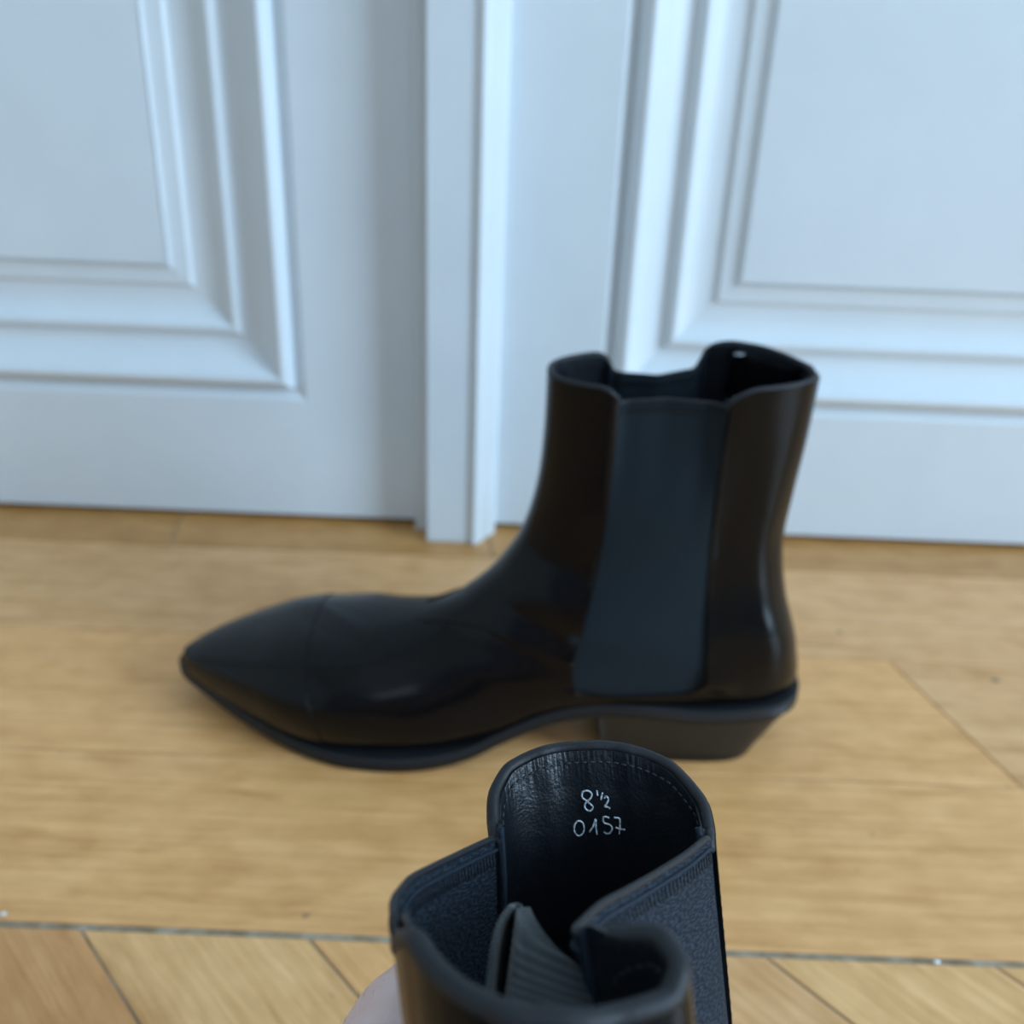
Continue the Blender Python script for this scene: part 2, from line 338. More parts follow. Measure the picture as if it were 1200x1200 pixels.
def inv(x, z):
    """side view (x, z) -> (k, th)"""
    kk = np.linspace(0, 18, 1801); R = crom(RING, kk)
    cr = (R[:, 2] - R[:, 0]) * (z - R[:, 1]) - (R[:, 3] - R[:, 1]) * (x - R[:, 0])
    t = ((x - R[:, 0]) * (R[:, 2] - R[:, 0]) + (z - R[:, 1]) * (R[:, 3] - R[:, 1])) / ((R[:, 2] - R[:, 0]) ** 2 + (R[:, 3] - R[:, 1]) ** 2)
    sc = np.where(np.diff(np.sign(cr)) != 0)[0]; sc = [i for i in sc if -.05 <= t[i] <= 1.05]
    i = sc[0] if sc else int(np.argmin(np.abs(cr))); return kk[i], math.acos(np.clip(1 - 2 * t[i], -1, 1))
def poly(pts, n=12):
    """dense (k, th) path through side-view points"""
    out = crom(np.array(pts), np.linspace(0, len(pts) - 1, (len(pts) - 1) * n + 1)); return np.array([inv(*p) for p in out])
gf = poly([(.0442,.194),(.0440,.165),(.0437,.137),(.0420,.112),(.0384,.088),(.0325,.060)])
gr = poly([(.0920,.196),(.0918,.165),(.0920,.14),(.0928,.115),(.0948,.088),(.0965,.063)])
gbm = poly([(.0968,.063),(.0965,.050),(.089,.0445),(.0700,.0425),(.052,.041),(.037,.0415),(.0325,.049),(.0325,.060)], 6)
# front edge and rear edge of the elastic as th(k); rear edge continues along the gore's bottom edge
frontline = np.concatenate([gf, gbm[::-1][:9]]); o_ = np.argsort(frontline[:, 0]); frontline = frontline[o_]
low = gbm[:-9]; rearline = np.concatenate([gr, low]); rearline = rearline[np.argsort(rearline[:, 0])]
KB = max(frontline[:, 0].max(), rearline[:, 0].max())
def thf(k): return np.interp(k, frontline[:, 0], frontline[:, 1])
def thr(k): return np.interp(k, rearline[:, 0], rearline[:, 1])
GK = .24                                    # the elastic is cut a little lower than the leather

class Boot:
    def __init__(self, root, side, T=None, landmarks=None, fall=3.2, ktop=None, gore_mat=M_gore):
        self.root, self.side, self.gm = root, side, gore_mat
        self.T = T if T is not None else (np.eye(3), np.zeros(3)); self.D = None
        if landmarks is not None:
            L = sorted(landmarks); th = np.array([l[0] for l in L]); tg = np.array([l[1:4] for l in L])
            kr = np.array([GK if thf(0) < abs(t) < thr(0) else 0 for t in th])
            d = tg - self.rigid(last(kr, th * side))
            th = np.concatenate([th - 2 * math.pi, th, th + 2 * math.pi]); d = np.concatenate([d, d, d])
            self.D = (th, d); self.fall = fall
    def rigid(self, p):
        p = p * np.array([1, self.side, 1]); R, t = self.T; return p @ R.T + t
    def pos(self, k, th):
        k, th = np.broadcast_arrays(np.asarray(k, float), np.asarray(th, float)); p = self.rigid(last(k, th * self.side))
        if self.D is not None:
            ths, d = self.D; tq = (th + math.pi) % (2 * math.pi) - math.pi
            off = np.zeros(p.shape); sg = .025
            for a in np.linspace(-2, 2, 9):          # linear interpolation smoothed over a small angle
                wgt = math.exp(-a * a / 2)
                for c in range(3): off[..., c] += wgt * np.interp(tq + a * sg, ths, d[:, c])
            off /= sum(math.exp(-a * a / 2) for a in np.linspace(-2, 2, 9))
            p = p + off * (1 - smooth01(k / self.fall))[..., None]
        return p
    def surf(self, k, th, off=0.):
        e = 1e-3; k = np.asarray(k, float); th = np.asarray(th, float)
        p = self.pos(k, th)
        a = self.pos(np.minimum(k + .02, 18), th) - self.pos(np.maximum(k - .02, 0), th); b_ = self.pos(k, th + .01) - self.pos(k, th - .01)
        n = np.cross(b_, a); n /= np.linalg.norm(n, axis=-1, keepdims=True) + 1e-12
        if self.flip(): n = -n
        return p + n * np.asarray(off)[..., None] if np.ndim(off) else p + n * off
    def flip(self):
        if not hasattr(self, '_f'):
            p = self.pos(4., 1.57); q = self.pos(4., -1.57); a = self.pos(4.02, 1.57) - self.pos(3.98, 1.57); b_ = self.pos(4., 1.58) - self.pos(4., 1.56)
            self._f = bool(np.dot(np.cross(b_, a), p - q) < 0)
        return self._f
    def patch(self, name, K, TH, o_out, o_in, m, wrap=False, bev=.0004):
        """closed shell over grid (K, TH) between two offsets"""
        K = np.asarray(K, float); TH = np.asarray(TH, float); r_, c_ = K.shape
        A = self.surf(K, TH, o_out + (folds(K, TH) * smooth01(K / 1.2) if m is M_leather else 0 * K)); Bq = self.surf(K, TH, o_in)
        V = np.concatenate([A.reshape(-1, 3), Bq.reshape(-1, 3)]); n = r_ * c_; F = []
        idx = lambda i, j: i * c_ + (j % c_ if wrap else j)
        for i in range(r_ - 1):
            for j in range(c_ if wrap else c_ - 1):
                a, b_, c2, d = idx(i, j), idx(i, j + 1), idx(i + 1, j + 1), idx(i + 1, j)
                F.append((a, b_, c2, d)); F.append((n + a, n + d, n + c2, n + b_))
        for j in range(c_ if wrap else c_ - 1):
            a, b_ = idx(0, j), idx(0, j + 1); F.append((a, n + a, n + b_, b_))
            a, b_ = idx(r_ - 1, j), idx(r_ - 1, j + 1); F.append((a, b_, n + b_, n + a))
        if not wrap:
            for i in range(r_ - 1):
                a, b_ = idx(i, 0), idx(i + 1, 0); F.append((a, b_, n + b_, n + a))
                a, b_ = idx(i, c_ - 1), idx(i + 1, c_ - 1); F.append((a, n + a, n + b_, b_))
        U = np.zeros((r_, c_, 2)); d1_ = np.linalg.norm(np.diff(A, axis=1), axis=2); d0_ = np.linalg.norm(np.diff(A, axis=0), axis=2)
        U[:, 1:, 0] = np.cumsum(d1_, 1); U[1:, :, 1] = np.cumsum(d0_.mean(1))[:, None]
        uv = np.concatenate([U.reshape(-1, 2)] * 2)
        me = mesh(name, V, F, uv); o = link(name, me, m, self.root); sharp_angle(me, math.radians(50))
        if bev:
            md = o.modifiers.new('bevel', 'BEVEL'); md.width = bev; md.segments = 2; md.limit_method = 'ANGLE'; md.angle_limit = math.radians(50)
        return o
    def line(self, name, path, r, m, off=.0006, kind=None, n=8):
        P = self.surf(path[:, 0], path[:, 1], off); me = mesh(name, *tube(P, r, n)); o = link(name, me, m, self.root)
        if kind: o['kind'] = kind
        return o
    def stitches(self, name, path, off, pitch=.0026, r=.00032, m=None):
        P = self.surf(path[:, 0], path[:, 1], off); s = np.concatenate([[0], np.cumsum(np.linalg.norm(np.diff(P, axis=0), axis=1))])
        parts = []; t = pitch / 2
        while t < s[-1] - pitch:
            q = np.array([[np.interp(t + a * pitch, s, P[:, c]) for c in range(3)] for a in (0, .25, .5, .7)])
            parts.append(tube(q, r, 5, rs=[r * .4, r, r, r * .4])); t += pitch
        if not parts: return
        o = link(name, mesh(name, *join(parts)), m or M_thread, self.root); o['kind'] = 'stuff'; return o

def build_boot(bt, fine=1.0, corner_f=.26, corner_r=.31):
    N = lambda a: max(6, int(a * fine))
    def ktop(tau, r_, wd):
        a = np.clip((np.abs(tau) - (1 - wd)) / wd, 0, 1); return r_ * (1 - np.sqrt(np.maximum(0, 1 - a * a)))
    # shaft front leather
    tau = np.concatenate([-1 + .35 * (1 - np.cos(np.linspace(0, math.pi / 2, N(16)))), np.linspace(-.65, .65, N(34))[1:-1], (1 - .35 * (1 - np.cos(np.linspace(0, math.pi / 2, N(16)))))[::-1]])
    kbot = KB + .02
    s = np.linspace(0, 1, N(90)) ** 1.0
    kt = ktop(tau, corner_f, .18); K = kt[None, :] + s[:, None] * (kbot - kt[None, :])
    TH = tau[None, :] * thf(K)
    bt.patch('shaft_front', K, TH, .0013, -.0001, M_leather)
    Kl = kt[None, :] + .02 + s[:, None] * (kbot + .5 - kt[None, :]); THl = tau[None, :] * (thf(Kl) + .05)
    bt.patch('front_lining', Kl, THl, -.0010, -.0020, M_lining)
    # back quarter
    tb = np.concatenate([-1 + .45 * (1 - np.cos(np.linspace(0, math.pi / 2, N(20)))), np.linspace(-.55, .55, N(40))[1:-1], (1 - .45 * (1 - np.cos(np.linspace(0, math.pi / 2, N(20)))))[::-1]])
    kt = ktop(tb, corner_r, .20); K = kt[None, :] + s[:, None] * (kbot - kt[None, :]); TH = math.pi + tb[None, :] * (math.pi - thr(K))
    bt.patch('shaft_back', K, TH, .0013, -.0001, M_leather)
    Kl = kt[None, :] + .02 + s[:, None] * (6.9 - kt[None, :]); THl = math.pi + tb[None, :] * (math.pi - thr(np.minimum(Kl, 6.2)) + .05)
    bt.patch('back_lining', Kl, THl, -.0010, -.0020, M_lining)
    # foot: everything below the shaft
    K = np.linspace(KB - .06, 18, N(110)); TH = np.linspace(-math.pi, math.pi, N(96), endpoint=False)
    K, TH = np.meshgrid(K, TH, indexing='ij')
    capm = smooth01((K - 11.9) / .25) * smooth01((13.4 - K) / 1.4)
    bt.patch('vamp', K, TH, .0012, -.0012, M_leather, wrap=True)
    # toe cap laid over the vamp
    K2 = np.linspace(0, 1, N(46)); th2 = np.linspace(-2.2, 2.2, N(70)); K2, TH2 = np.meshgrid(K2, th2, indexing='ij')
    k0 = 12.05 + .15 * np.abs(TH2) ** 1.3; K2 = k0 + K2 * (17.98 - k0)
    bt.patch('toe_cap', K2, TH2, .0019, .0008, M_leather, bev=.0003)
    # elastic gores
    for sg in (1, -1):
        s2 = np.linspace(0, 1, N(110)); tt = np.linspace(0, 1, N(40)); Kg = GK + s2 * (KB - GK); Kg = np.repeat(Kg[:, None], len(tt), 1)
        a = thf(Kg) - .07; b_ = thr(Kg) + .06; TH = sg * (a + (b_ - a) * tt[None, :])
        bt.patch('elastic_gore', Kg, TH, .0002, -.0009, bt.gm)
        top = np.stack([np.full(40, GK), sg * np.linspace(thf(0) + .0, thr(0), 40)], 1)
        bt.line('gore_binding', top, .0008, M_edge, -.0003)
        top2 = top.copy(); top2[:, 0] = GK + .075
        for of in (.0004, -.0012): bt.line('gore_welt', top2, .00045, bt.gm, of)
        top3 = top.copy(); top3[:, 0] = GK + .14; 
        for of in (-.0011, .0004):
            parts = []
            for a_ in np.linspace(thf(0) + .03, thr(0) - .03, 44):
                q = np.stack([np.array([GK + .10, GK + .14, GK + .18]), sg * np.full(3, a_)], 1); parts.append(tube(bt.surf(q[:, 0], q[:, 1], of), .00014, 5))
            o = link('gore_stitching', mesh('gore_stitching', *join(parts)), M_thread, bt.root); o['kind'] = 'stuff'
        # seam paths: along both edges and the bottom of the gore
        for fn, sh in ((thf, -.03), (thr, .03)):
            kk = np.linspace(.3, 7.0 if fn is thf else 6.0, 160); p = np.stack([kk, sg * (fn(kk) + sh)], 1)
            bt.stitches('edge_stitching', p, .0011, .0024, .00022)
        kk = np.linspace(.16, 4.2, 120); bt.line('lining_edge', np.stack([kk, sg * (thr(kk) - .03)], 1), .0008, M_gore, -.0019); bt.line('lining_edge', np.stack([kk, sg * (thf(kk) + .03)], 1), .0008, M_gore, -.0019)
        g2 = gbm.copy(); g2[:, 1] *= sg; bt.line('gore_piping', g2, .0007, M_leather, .0011)
        # seam where shaft meets vamp, running forward from the gore
        vs = poly([(.0325, .058), (.0110, .0640), (-.0061, .0690), (-.0250, .0672), (-.0420, .0632)][:5], 8); vs[:, 1] *= sg
        ok = vs[:, 0] > 0; bt.line('vamp_seam', vs[ok], .0010, M_leather, .0012)
        qs = np.stack([np.linspace(6.6, 7.6, 20), sg * np.linspace(1.9, 2.35, 20)], 1)
    # rim: rounded edge where leather and lining meet, plus the row of stitches inside
    for nm, tt_, th_, kt_ in (('front_rim', tau, lambda t: t * thf(0), ktop(tau, corner_f, .18)), ('back_rim', tb, lambda t: math.pi + t * (math.pi - thr(0)), ktop(tb, corner_r, .20))):
        p = np.stack([kt_ + .0, th_(tt_)], 1); bt.line(nm, p, .0019 if nm == 'front_rim' and bt is not far else .0014, M_edge, -.0002)
        p2 = np.stack([kt_ + .11, th_(tt_ * .965)], 1); bt.stitches('rim_stitching', p2, -.0021, .0019, .0003)
    # ---- sole (welt + outsole) and heel
    R0, t0 = bt.T
    def W(p): return bt.rigid(np.asarray(p, float))
    OL = [(.1520,0,.0305),(.1498,.016,.0300),(.1440,.026,.0295),(.1330,.0325,.0285),(.115,.0360,.0275),(.094,.0370,.0270),(.070,.0360,.0280),(.045,.0345,.0265),(.022,.0350,.0205),
          (.0,.0385,.0110),(-.018,.0435,.0035),(-.038,.0480,.0004),(-.060,.0500,0),(-.082,.0480,.0004),(-.103,.0428,.0016),(-.125,.0350,.0040),(-.146,.0255,.0075),(-.163,.0155,.0108),(-.1735,.0075,.0130),(-.1775,0,.0138)]
    OLd = crom(OL, np.linspace(0, len(OL) - 1, 100))
    ring = []
    for x, hw, z in OLd: ring.append((x, -hw, z))
    for x, hw, z in OLd[-2:0:-1]: ring.append((x, hw, z))
    ring = np.array(ring); cen = ring[:, 0:1] * 0
    def solid(name, prof, m):
        """stack of outlines: (dz, inset) per level"""
        V = []; n = len(ring)
        sc = []
        for dz, ins in prof:
            q = ring.copy(); hw = np.abs(q[:, 1]); q[:, 1] = np.sign(q[:, 1]) * np.maximum(hw - ins, 0)
            q[:, 0] = np.clip(q[:, 0], -.1775 + ins, .1520 - ins); q[:, 2] += dz; q[:, 1] += yc(q[:, 0], 1) - .000
            V += list(W(q))
        F = []
        for l in range(len(prof) - 1):
            for j in range(n): F.append((l * n + j, l * n + (j + 1) % n, (l + 1) * n + (j + 1) % n, (l + 1) * n + j))
        L = len(prof) - 1; nn = 100
        for base, rev in ((0, True), (L * n, False)):       # caps as strips across the outline
            for j in range(nn - 1):
                a = base + j; b_ = base + j + 1; c2 = base + (n - j - 1) % n; d = base + (n - j) % n
                q = (a, b_, c2, d) if j > 0 else (a, b_, base + n - 1)
                if j == nn - 2: q = (a, b_, base + (n - j) % n)
                F.append(q[::-1] if rev else q)
        me = mesh(name, V, F); o = link(name, me, m, bt.root); sharp_angle(me, math.radians(35)); return o
    solid('outsole', [(.0, .0012), (.0008, .0), (.0036, .0), (.0044, .0006)], M_sole)
    solid('welt', [(.0043, .0012), (.0046, .0006), (.0066, .0006), (.0072, .0014)], M_edge)
    # heel block: outline at the seat shrinks and rakes to the top piece
    HL = [(.1510, 0), (.1488, .0155), (.1430, .0250), (.1330, .0315), (.1150, .0350), (.094, .0358), (.070, .0350), (.0500, .0335), (.0470, .0325), (.0455, 0)]
    h_ = crom(HL, np.linspace(0, 9, 46)); prof = np.concatenate([np.stack([h_[:, 0], -h_[:, 1]], 1), np.stack([h_[:, 0], h_[:, 1]], 1)[-2:0:-1]])
    def hl(levels, name, m, mat_):
        V = []; n = len(prof)
        for t in levels:
            q = prof.copy(); x = q[:, 0]
            e = np.clip((x - .047) / .104, 0, 1) ** 2.2
            bx = x - .019 * t ** .9 * e + .004 * t * (1 - smooth01((x - .047) / .03)); by = q[:, 1] * (1 - .10 * t)
            ztop = np.interp(x, [.045, .07, .094, .115, .135, .148, .155, .1575], [.0267, .0282, .0272, .0277, .0287, .0297, .0302, .0307])
            V += list(W(np.stack([bx, by, ztop * (1 - t)], 1)))
        F = []
        for l in range(len(levels) - 1):
            for j in range(n): F.append((l * n + j, l * n + (j + 1) % n, (l + 1) * n + (j + 1) % n, (l + 1) * n + j))
        F += [tuple(range(n))[::-1], tuple(range((len(levels) - 1) * n, len(levels) * n))]
        me = mesh(name, V, F); o = link(name, me, mat_, bt.root); sharp_angle(me, math.radians(40)); return o
    hl([-.01, .2, .4, .6, .80], 'heel_block', 1, M_heel); hl([.803, .9, .985, 1.0], 'heel_cap', 1, M_sole)

# ---- boot standing on the floor
far_root = empty('ankle_boot', (0, .4440, 0), 'black leather pointed-toe ankle boot standing side-on on the floorboards before the doors', 'boot')
RF = (np.eye(3), np.zeros(3))
FL = []
for a_, dx_, dy_, dz_ in ((0,0,0,0),(.6,0,0,0),(1.0,0,0,0),(1.12,0,.006,0),(1.43,0,.0085,.001),(1.75,0,.006,0),(1.87,0,0,0),(2.3,0,0,0),(2.8,0,0,0),(3.14,0,0,-.002),(-2.7,.001,.001,-.001),(-2.3,0,.001,.003),(-2.0,-.003,0,.005),(-1.87,-.004,0,.006),(-1.75,-.001,-.006,0),(-1.43,0,-.0105,-.002),(-1.12,0,-.007,-.001),(-1.0,0,0,0),(-.6,0,0,0)):
    p_ = last(GK if thf(0) < abs(a_) < thr(0) else 0, a_); FL.append((a_, p_[0] + dx_, p_[1] + dy_, p_[2] + dz_))
far = Boot(far_root, 1, RF, FL, 3.0, gore_mat=M_gore_far)
build_boot(far, .8)

# ---- boot held up close to the camera, opening tilted towards it
tl = math.radians(24); ax = np.array([.13, math.cos(tl), -math.sin(tl)]); ax /= np.linalg.norm(ax)
zz = np.array([-.15, math.sin(tl), math.cos(tl)]); zz = zz - ax * (zz @ ax); zz /= np.linalg.norm(zz); yy = np.cross(zz, ax)
RN = np.stack([ax, yy, zz], 1)
LM = [ # angle, x, y, z of the rim
 (0.000, 0.0076, 0.0951, 0.2204),
 (0.350, 0.0168, 0.0974, 0.2183),
 (0.600, 0.0260, 0.1015, 0.2175),
 (0.780, 0.0280, 0.1058, 0.2193),
 (0.880, 0.0255, 0.1113, 0.2192),
 (0.990, 0.0190, 0.1147, 0.2171),
 (1.050, 0.0163, 0.1151, 0.2134),
 (1.150, 0.0125, 0.1212, 0.2077),
 (1.300, 0.0183, 0.1313, 0.2033),
 (1.500, 0.0286, 0.1458, 0.1943),
 (1.700, 0.0398, 0.1602, 0.1873),
 (1.840, 0.0461, 0.1695, 0.1836),
 (1.950, 0.0473, 0.1753, 0.1818),
 (2.150, 0.0467, 0.1813, 0.1825),
 (2.500, 0.0397, 0.1897, 0.1858),
 (2.850, 0.0298, 0.1936, 0.1869),
 (3.142, 0.0207, 0.1946, 0.1866),
 (-2.780, 0.0094, 0.1922, 0.1863),
 (-2.450, 0.0014, 0.1872, 0.1852),
 (-2.150, -0.0017, 0.1806, 0.1833),
 (-1.950, -0.0019, 0.1746, 0.1824),
 (-1.840, -0.0007, 0.1686, 0.1817),
 (-1.600, -0.0093, 0.1539, 0.1903),
 (-1.350, -0.0163, 0.1387, 0.2002),
 (-1.200, -0.0182, 0.1274, 0.2066),
 (-1.080, -0.0169, 0.1195, 0.2109),
 (-1.000, -0.0142, 0.1132, 0.2162),
 (-0.850, -0.0118, 0.1087, 0.2184),
 (-0.600, -0.0078, 0.1025, 0.2194),
 (-0.300, -0.0002, 0.0971, 0.2199),
]
mid = NEAR_MID = np.array([.0135, .1475, .2010])
near_root = empty('ankle_boot', tuple(mid * (1, 1, 0) + (0, 0, .002)), 'black leather ankle boot held up in the foreground with silver size writing inside its opening', 'boot')
tN = mid - RN @ np.array([.0758, 0, .1975])
tN = tN - np.array(near_root.location)
LMr = [(a, x - near_root.location[0], y - near_root.location[1], z - near_root.location[2]) for a, x, y, z in LM]
near = Boot(near_root, -1, (RN, tN), LMr, gore_mat=M_gore)
build_boot(near, 1.25)

# handwriting on the lining, as (station, angle) pen strokes
SIZE = [
 [[(0.4095, 3.1768), (0.3809, 3.203), (0.3422, 3.1973), (0.3304, 3.1685), (0.3527, 3.1481), (0.3913, 3.1547), (0.4211, 3.1795), (0.4478, 3.1926), (0.4797, 3.1822), (0.4873, 3.158), (0.4597, 3.1482), (0.434, 3.1596), (0.4078, 3.1797)],
  [(0.3335, 3.1303), (0.3717, 3.1289)],
  [(0.35, 3.1034), (0.4075, 3.1163)],
  [(0.3945, 3.0958), (0.3787, 3.0832), (0.3977, 3.0686), (0.4309, 3.0789), (0.457, 3.0972), (0.4623, 3.0816), (0.4742, 3.0614)]],
 [[(0.564, 3.2467), (0.5711, 3.2292), (0.5883, 3.2169), (0.6124, 3.2116), (0.6388, 3.214), (0.6621, 3.2238), (0.6776, 3.2396), (0.6821, 3.2588), (0.6745, 3.2777), (0.6566, 3.2921), (0.6321, 3.2987), (0.606, 3.2957), (0.5833, 3.284), (0.5684, 3.2664), (0.564, 3.2467)],
  [(0.6577, 3.1779), (0.6152, 3.1556), (0.5592, 3.1429), (0.6161, 3.1434), (0.6799, 3.1427)],
  [(0.5486, 3.0741), (0.541, 3.1087), (0.5867, 3.1104), (0.6039, 3.0727), (0.6335, 3.0581), (0.6677, 3.0779), (0.6743, 3.0999), (0.6619, 3.1159)],
  [(0.5435, 3.0362), (0.5482, 2.9826), (0.5956, 2.9809), (0.6753, 2.9968)],
  [(0.622, 3.0262), (0.6314, 2.9819), (0.6299, 2.9272)]],
]
for nm, grp in zip(('size 8 1/2 handwritten in silver marker', 'number 0157 handwritten in silver marker'), SIZE):
    parts = []
    for st in grp:
        st = np.array(st); q = crom(st, np.linspace(0, len(st) - 1, (len(st) - 1) * 5 + 1)); parts.append(tube(near.surf(q[:, 0], q[:, 1], -.00215), .00023, 6))
    o = link('handwritten_marking', mesh('handwritten_marking', *join(parts)), M_ink, near_root); o['label'] = nm
# ribbed pull tab folded over inside the opening
TAB = [
  [(-0.001, 0.0985, 0.2049), (0.0006, 0.1141, 0.1825), (0.0036, 0.1167, 0.1789), (0.0041, 0.1005, 0.2023), (0.0096, 0.0987, 0.2053), (0.0182, 0.0976, 0.2074), (0.0282, 0.0977, 0.2078)] ,
  [(-0.0004, 0.111, 0.1986), (0.0009, 0.1244, 0.1808), (0.0031, 0.1258, 0.1791), (0.0022, 0.1111, 0.1987), (0.0074, 0.1098, 0.2007), (0.0168, 0.1093, 0.2019), (0.026, 0.1095, 0.2022)] ,
  [(-0.0001, 0.1186, 0.1982), (0.0011, 0.1317, 0.1819), (0.0031, 0.1331, 0.1802), (0.0026, 0.1187, 0.1983), (0.0063, 0.1174, 0.2001), (0.0117, 0.1175, 0.2003), (0.0174, 0.1176, 0.2005)] ,
  [(0.0004, 0.1248, 0.1992), (0.0017, 0.136, 0.1859), (0.0033, 0.1374, 0.1843), (0.0032, 0.1248, 0.1993), (0.0051, 0.1241, 0.2002), (0.0077, 0.1242, 0.2003), (0.0107, 0.1242, 0.2004)] ,
  [(0.0014, 0.1302, 0.1989), (0.0025, 0.1366, 0.1916), (0.0038, 0.1381, 0.1901), (0.0036, 0.1302, 0.199), (0.0048, 0.1295, 0.1998), (0.006, 0.1296, 0.1999), (0.0075, 0.1296, 0.1999)] ,
  [(0.0032, 0.1343, 0.1982), (0.0036, 0.1358, 0.1966), (0.0041, 0.1365, 0.1959), (0.0038, 0.1344, 0.1982), (0.0046, 0.1344, 0.1983), (0.0054, 0.1344, 0.1983), (0.0062, 0.1344, 0.1983)] ,
]

G = np.array(TAB) - np.array(near_root.location)
G = crom(G, np.linspace(0, 5, 90)); G = np.swapaxes(crom(np.swapaxes(G, 0, 1), np.linspace(0, 6, 70)), 0, 1)
du = np.gradient(G, axis=1); dv = np.gradient(G, axis=0); nn = np.cross(du, dv); nn /= np.linalg.norm(nn, axis=2, keepdims=True) + 1e-9
jj, ii = np.meshgrid(np.arange(70), np.arange(90)); arc = np.concatenate([np.zeros((90, 1)), np.cumsum(np.linalg.norm(np.diff(G, axis=1), axis=2), 1)], 1)
rib = np.sin((ii / 89 * .046 + arc * .42) * 2 * math.pi / .0019); A = G + nn * (.00016 * rib)[..., None]
V = np.concatenate([A.reshape(-1, 3), (G - nn * .0011).reshape(-1, 3)]); F = []; n = 90 * 70
for i in range(89):
    for j in range(69):
        a = i * 70 + j; F += [(a, a + 1, a + 71, a + 70), (n + a, n + a + 70, n + a + 71, n + a + 1)]
for j in range(69): a = 89 * 70 + j; F += [(a, a + 1, n + a + 1, n + a), (j, n + j, n + j + 1, j + 1)]
for i in range(89): a = i * 70; F += [(a, a + 70, n + a + 70, n + a), (a + 69, n + a + 69, n + a + 139, a + 139)]
o = link('pull_tab', mesh('pull_tab', V, F), M_ribbon, near_root); o['label'] = 'grey ribbed pull tab folded inside the opening'

# pull loop inside the back of the standing boot
el = np.linspace(0, 2 * math.pi, 48, endpoint=False); V = []; F = []
lev = [(.176, 0), (.186, 0), (.193, .0), (.1985, .0004)]
for off in (0, .0014):
    for z, f_ in lev:
        for a in el:
            x = .1185 + (.0190 - off) * math.cos(a); y = .0175 + (.0080 - off) * math.sin(a) - .18 * (x - .1185)
            V.append((x, y + f_, z + .0035 * smooth01((.125 - x) / .03) - .05 * (x - .1185)))
n = 48; L = len(lev)
for q in range(L - 1):
    for j in range(n):
        a, b_ = q * n + j, q * n + (j + 1) % n; F += [(a, b_, b_ + n, a + n), (L * n + a, L * n + a + n, L * n + b_ + n, L * n + b_)]
for j in range(n):
    a, b_ = (L - 1) * n + j, (L - 1) * n + (j + 1) % n; F += [(a, b_, L * n + b_, L * n + a), (j, L * n + j, L * n + (j + 1) % n, (j + 1) % n)]
pl = link('pull_loop', mesh('pull_loop', V, F), M_leather, far_root); sharp_angle(pl.data)
bt_ = link('bar_tack', mesh('bar_tack', *join([tube([(.1008 + .0008 * i, .0170, .2012), (.1026 + .0008 * i, .0155, .2016)], .0005, 6) for i in range(4)])), M_ink, pl); bt_['label'] = 'small pale bar tack'

# ---------------------------------------------------------------- the hand that holds the near boot
M_skin, nt, b = mat('skin', (.85, .60, .54), .48, .4)
b.inputs['Subsurface Weight'].default_value = .12; b.inputs['Subsurface Radius'].default_value = (.008, .003, .0015); b.inputs['Subsurface Scale'].default_value = .6
n1, _ = noise(nt, 110, 4); r = ramp(nt, n1.outputs[0], [(.3, (.78, .52, .47)), (.7, (.88, .66, .61))]); nt.links.new(r.outputs[0], b.inputs['Base Color'])
vo = node(nt, 'ShaderNodeTexVoronoi', feature='DISTANCE_TO_EDGE'); vo.inputs['Scale'].default_value = 700
tc = node(nt, 'ShaderNodeTexCoord'); nt.links.new(tc.outputs['Object'], vo.inputs['Vector']); bump(nt, b, vo.outputs[0], .25, .0006)
M_nail, nt, b = mat('fingernail', (.72, .50, .46), .25, .5)
n1, _ = noise(nt, 90, 2); bump(nt, b, n1.outputs[0], .03, .0005)
M_hair, nt, b = mat('fine_body_hair', (.16, .10, .06), .5, .4)
n1, _ = noise(nt, 90, 2); r = ramp(nt, n1.outputs[0], [(.3, (.12, .07, .04)), (.7, (.2, .13, .08))]); nt.links.new(r.outputs[0], b.inputs['Base Color'])
WR = (-.052, .085, .108, .0235)
MCP = [(-.0190, .1510, .1405, .0132), (-.0165, .143, .121, .0128), (-.0165, .133, .103, .0120), (-.0175, .121, .087, .0108)]
FING = [[(-.005, .180, .132, .0098), (.017, .1935, .123, .0088), (.035, .197, .119, .0076)], [(-.005, .171, .112, .0100), (.017, .186, .101, .0090), (.038, .189, .097, .0078)],
        [(-.005, .160, .092, .0095), (.016, .174, .080, .0085), (.034, .177, .076, .0074)], [(-.006, .146, .075, .0085), (.013, .158, .062, .0074), (.027, .161, .058, .0064)]]
TH = [(-.047, .080, .122, .0175), (-.030, .070, .148, .0140), (-.008, .0535, .166, .0112), (.016, .0465, .168, .0095)]
def chain(pts, step=.0022):
    out = []
    for (p, q) in zip(pts[:-1], pts[1:]):
        p = np.array(p); q = np.array(q); m_ = max(2, int(np.linalg.norm(q[:3] - p[:3]) / step))
        out += [p + (q - p) * i / m_ for i in range(m_)]
    out.append(np.array(pts[-1])); return out
balls = chain([(-.19, -.21, .075, .042), (-.12, -.06, .085, .034), (-.075, .035, .098, .027), WR], .006)
for i, m_ in enumerate(MCP):
    w2 = np.array(WR) + np.array([.002, 0, .012 - .008 * i, -.006]); f_ = FING[i]
    balls += chain([tuple(w2), m_]) + chain([m_, f_[0]]) + chain([f_[0], f_[1]]) + chain([f_[1], f_[2]])
    balls.append(np.array([*f_[0][:3], f_[0][3] * 1.08])); balls.append(np.array([*f_[1][:3], f_[1][3] * 1.05]))
balls += chain([tuple(np.array(WR) * (1, 1, 1, .8)), TH[0], TH[1], TH[2], TH[3]])
balls += chain([TH[1], tuple((np.array(TH[1]) + np.array(MCP[0])) / 2 * (1, 1, 1, .62)), MCP[0]])     # web between thumb and index
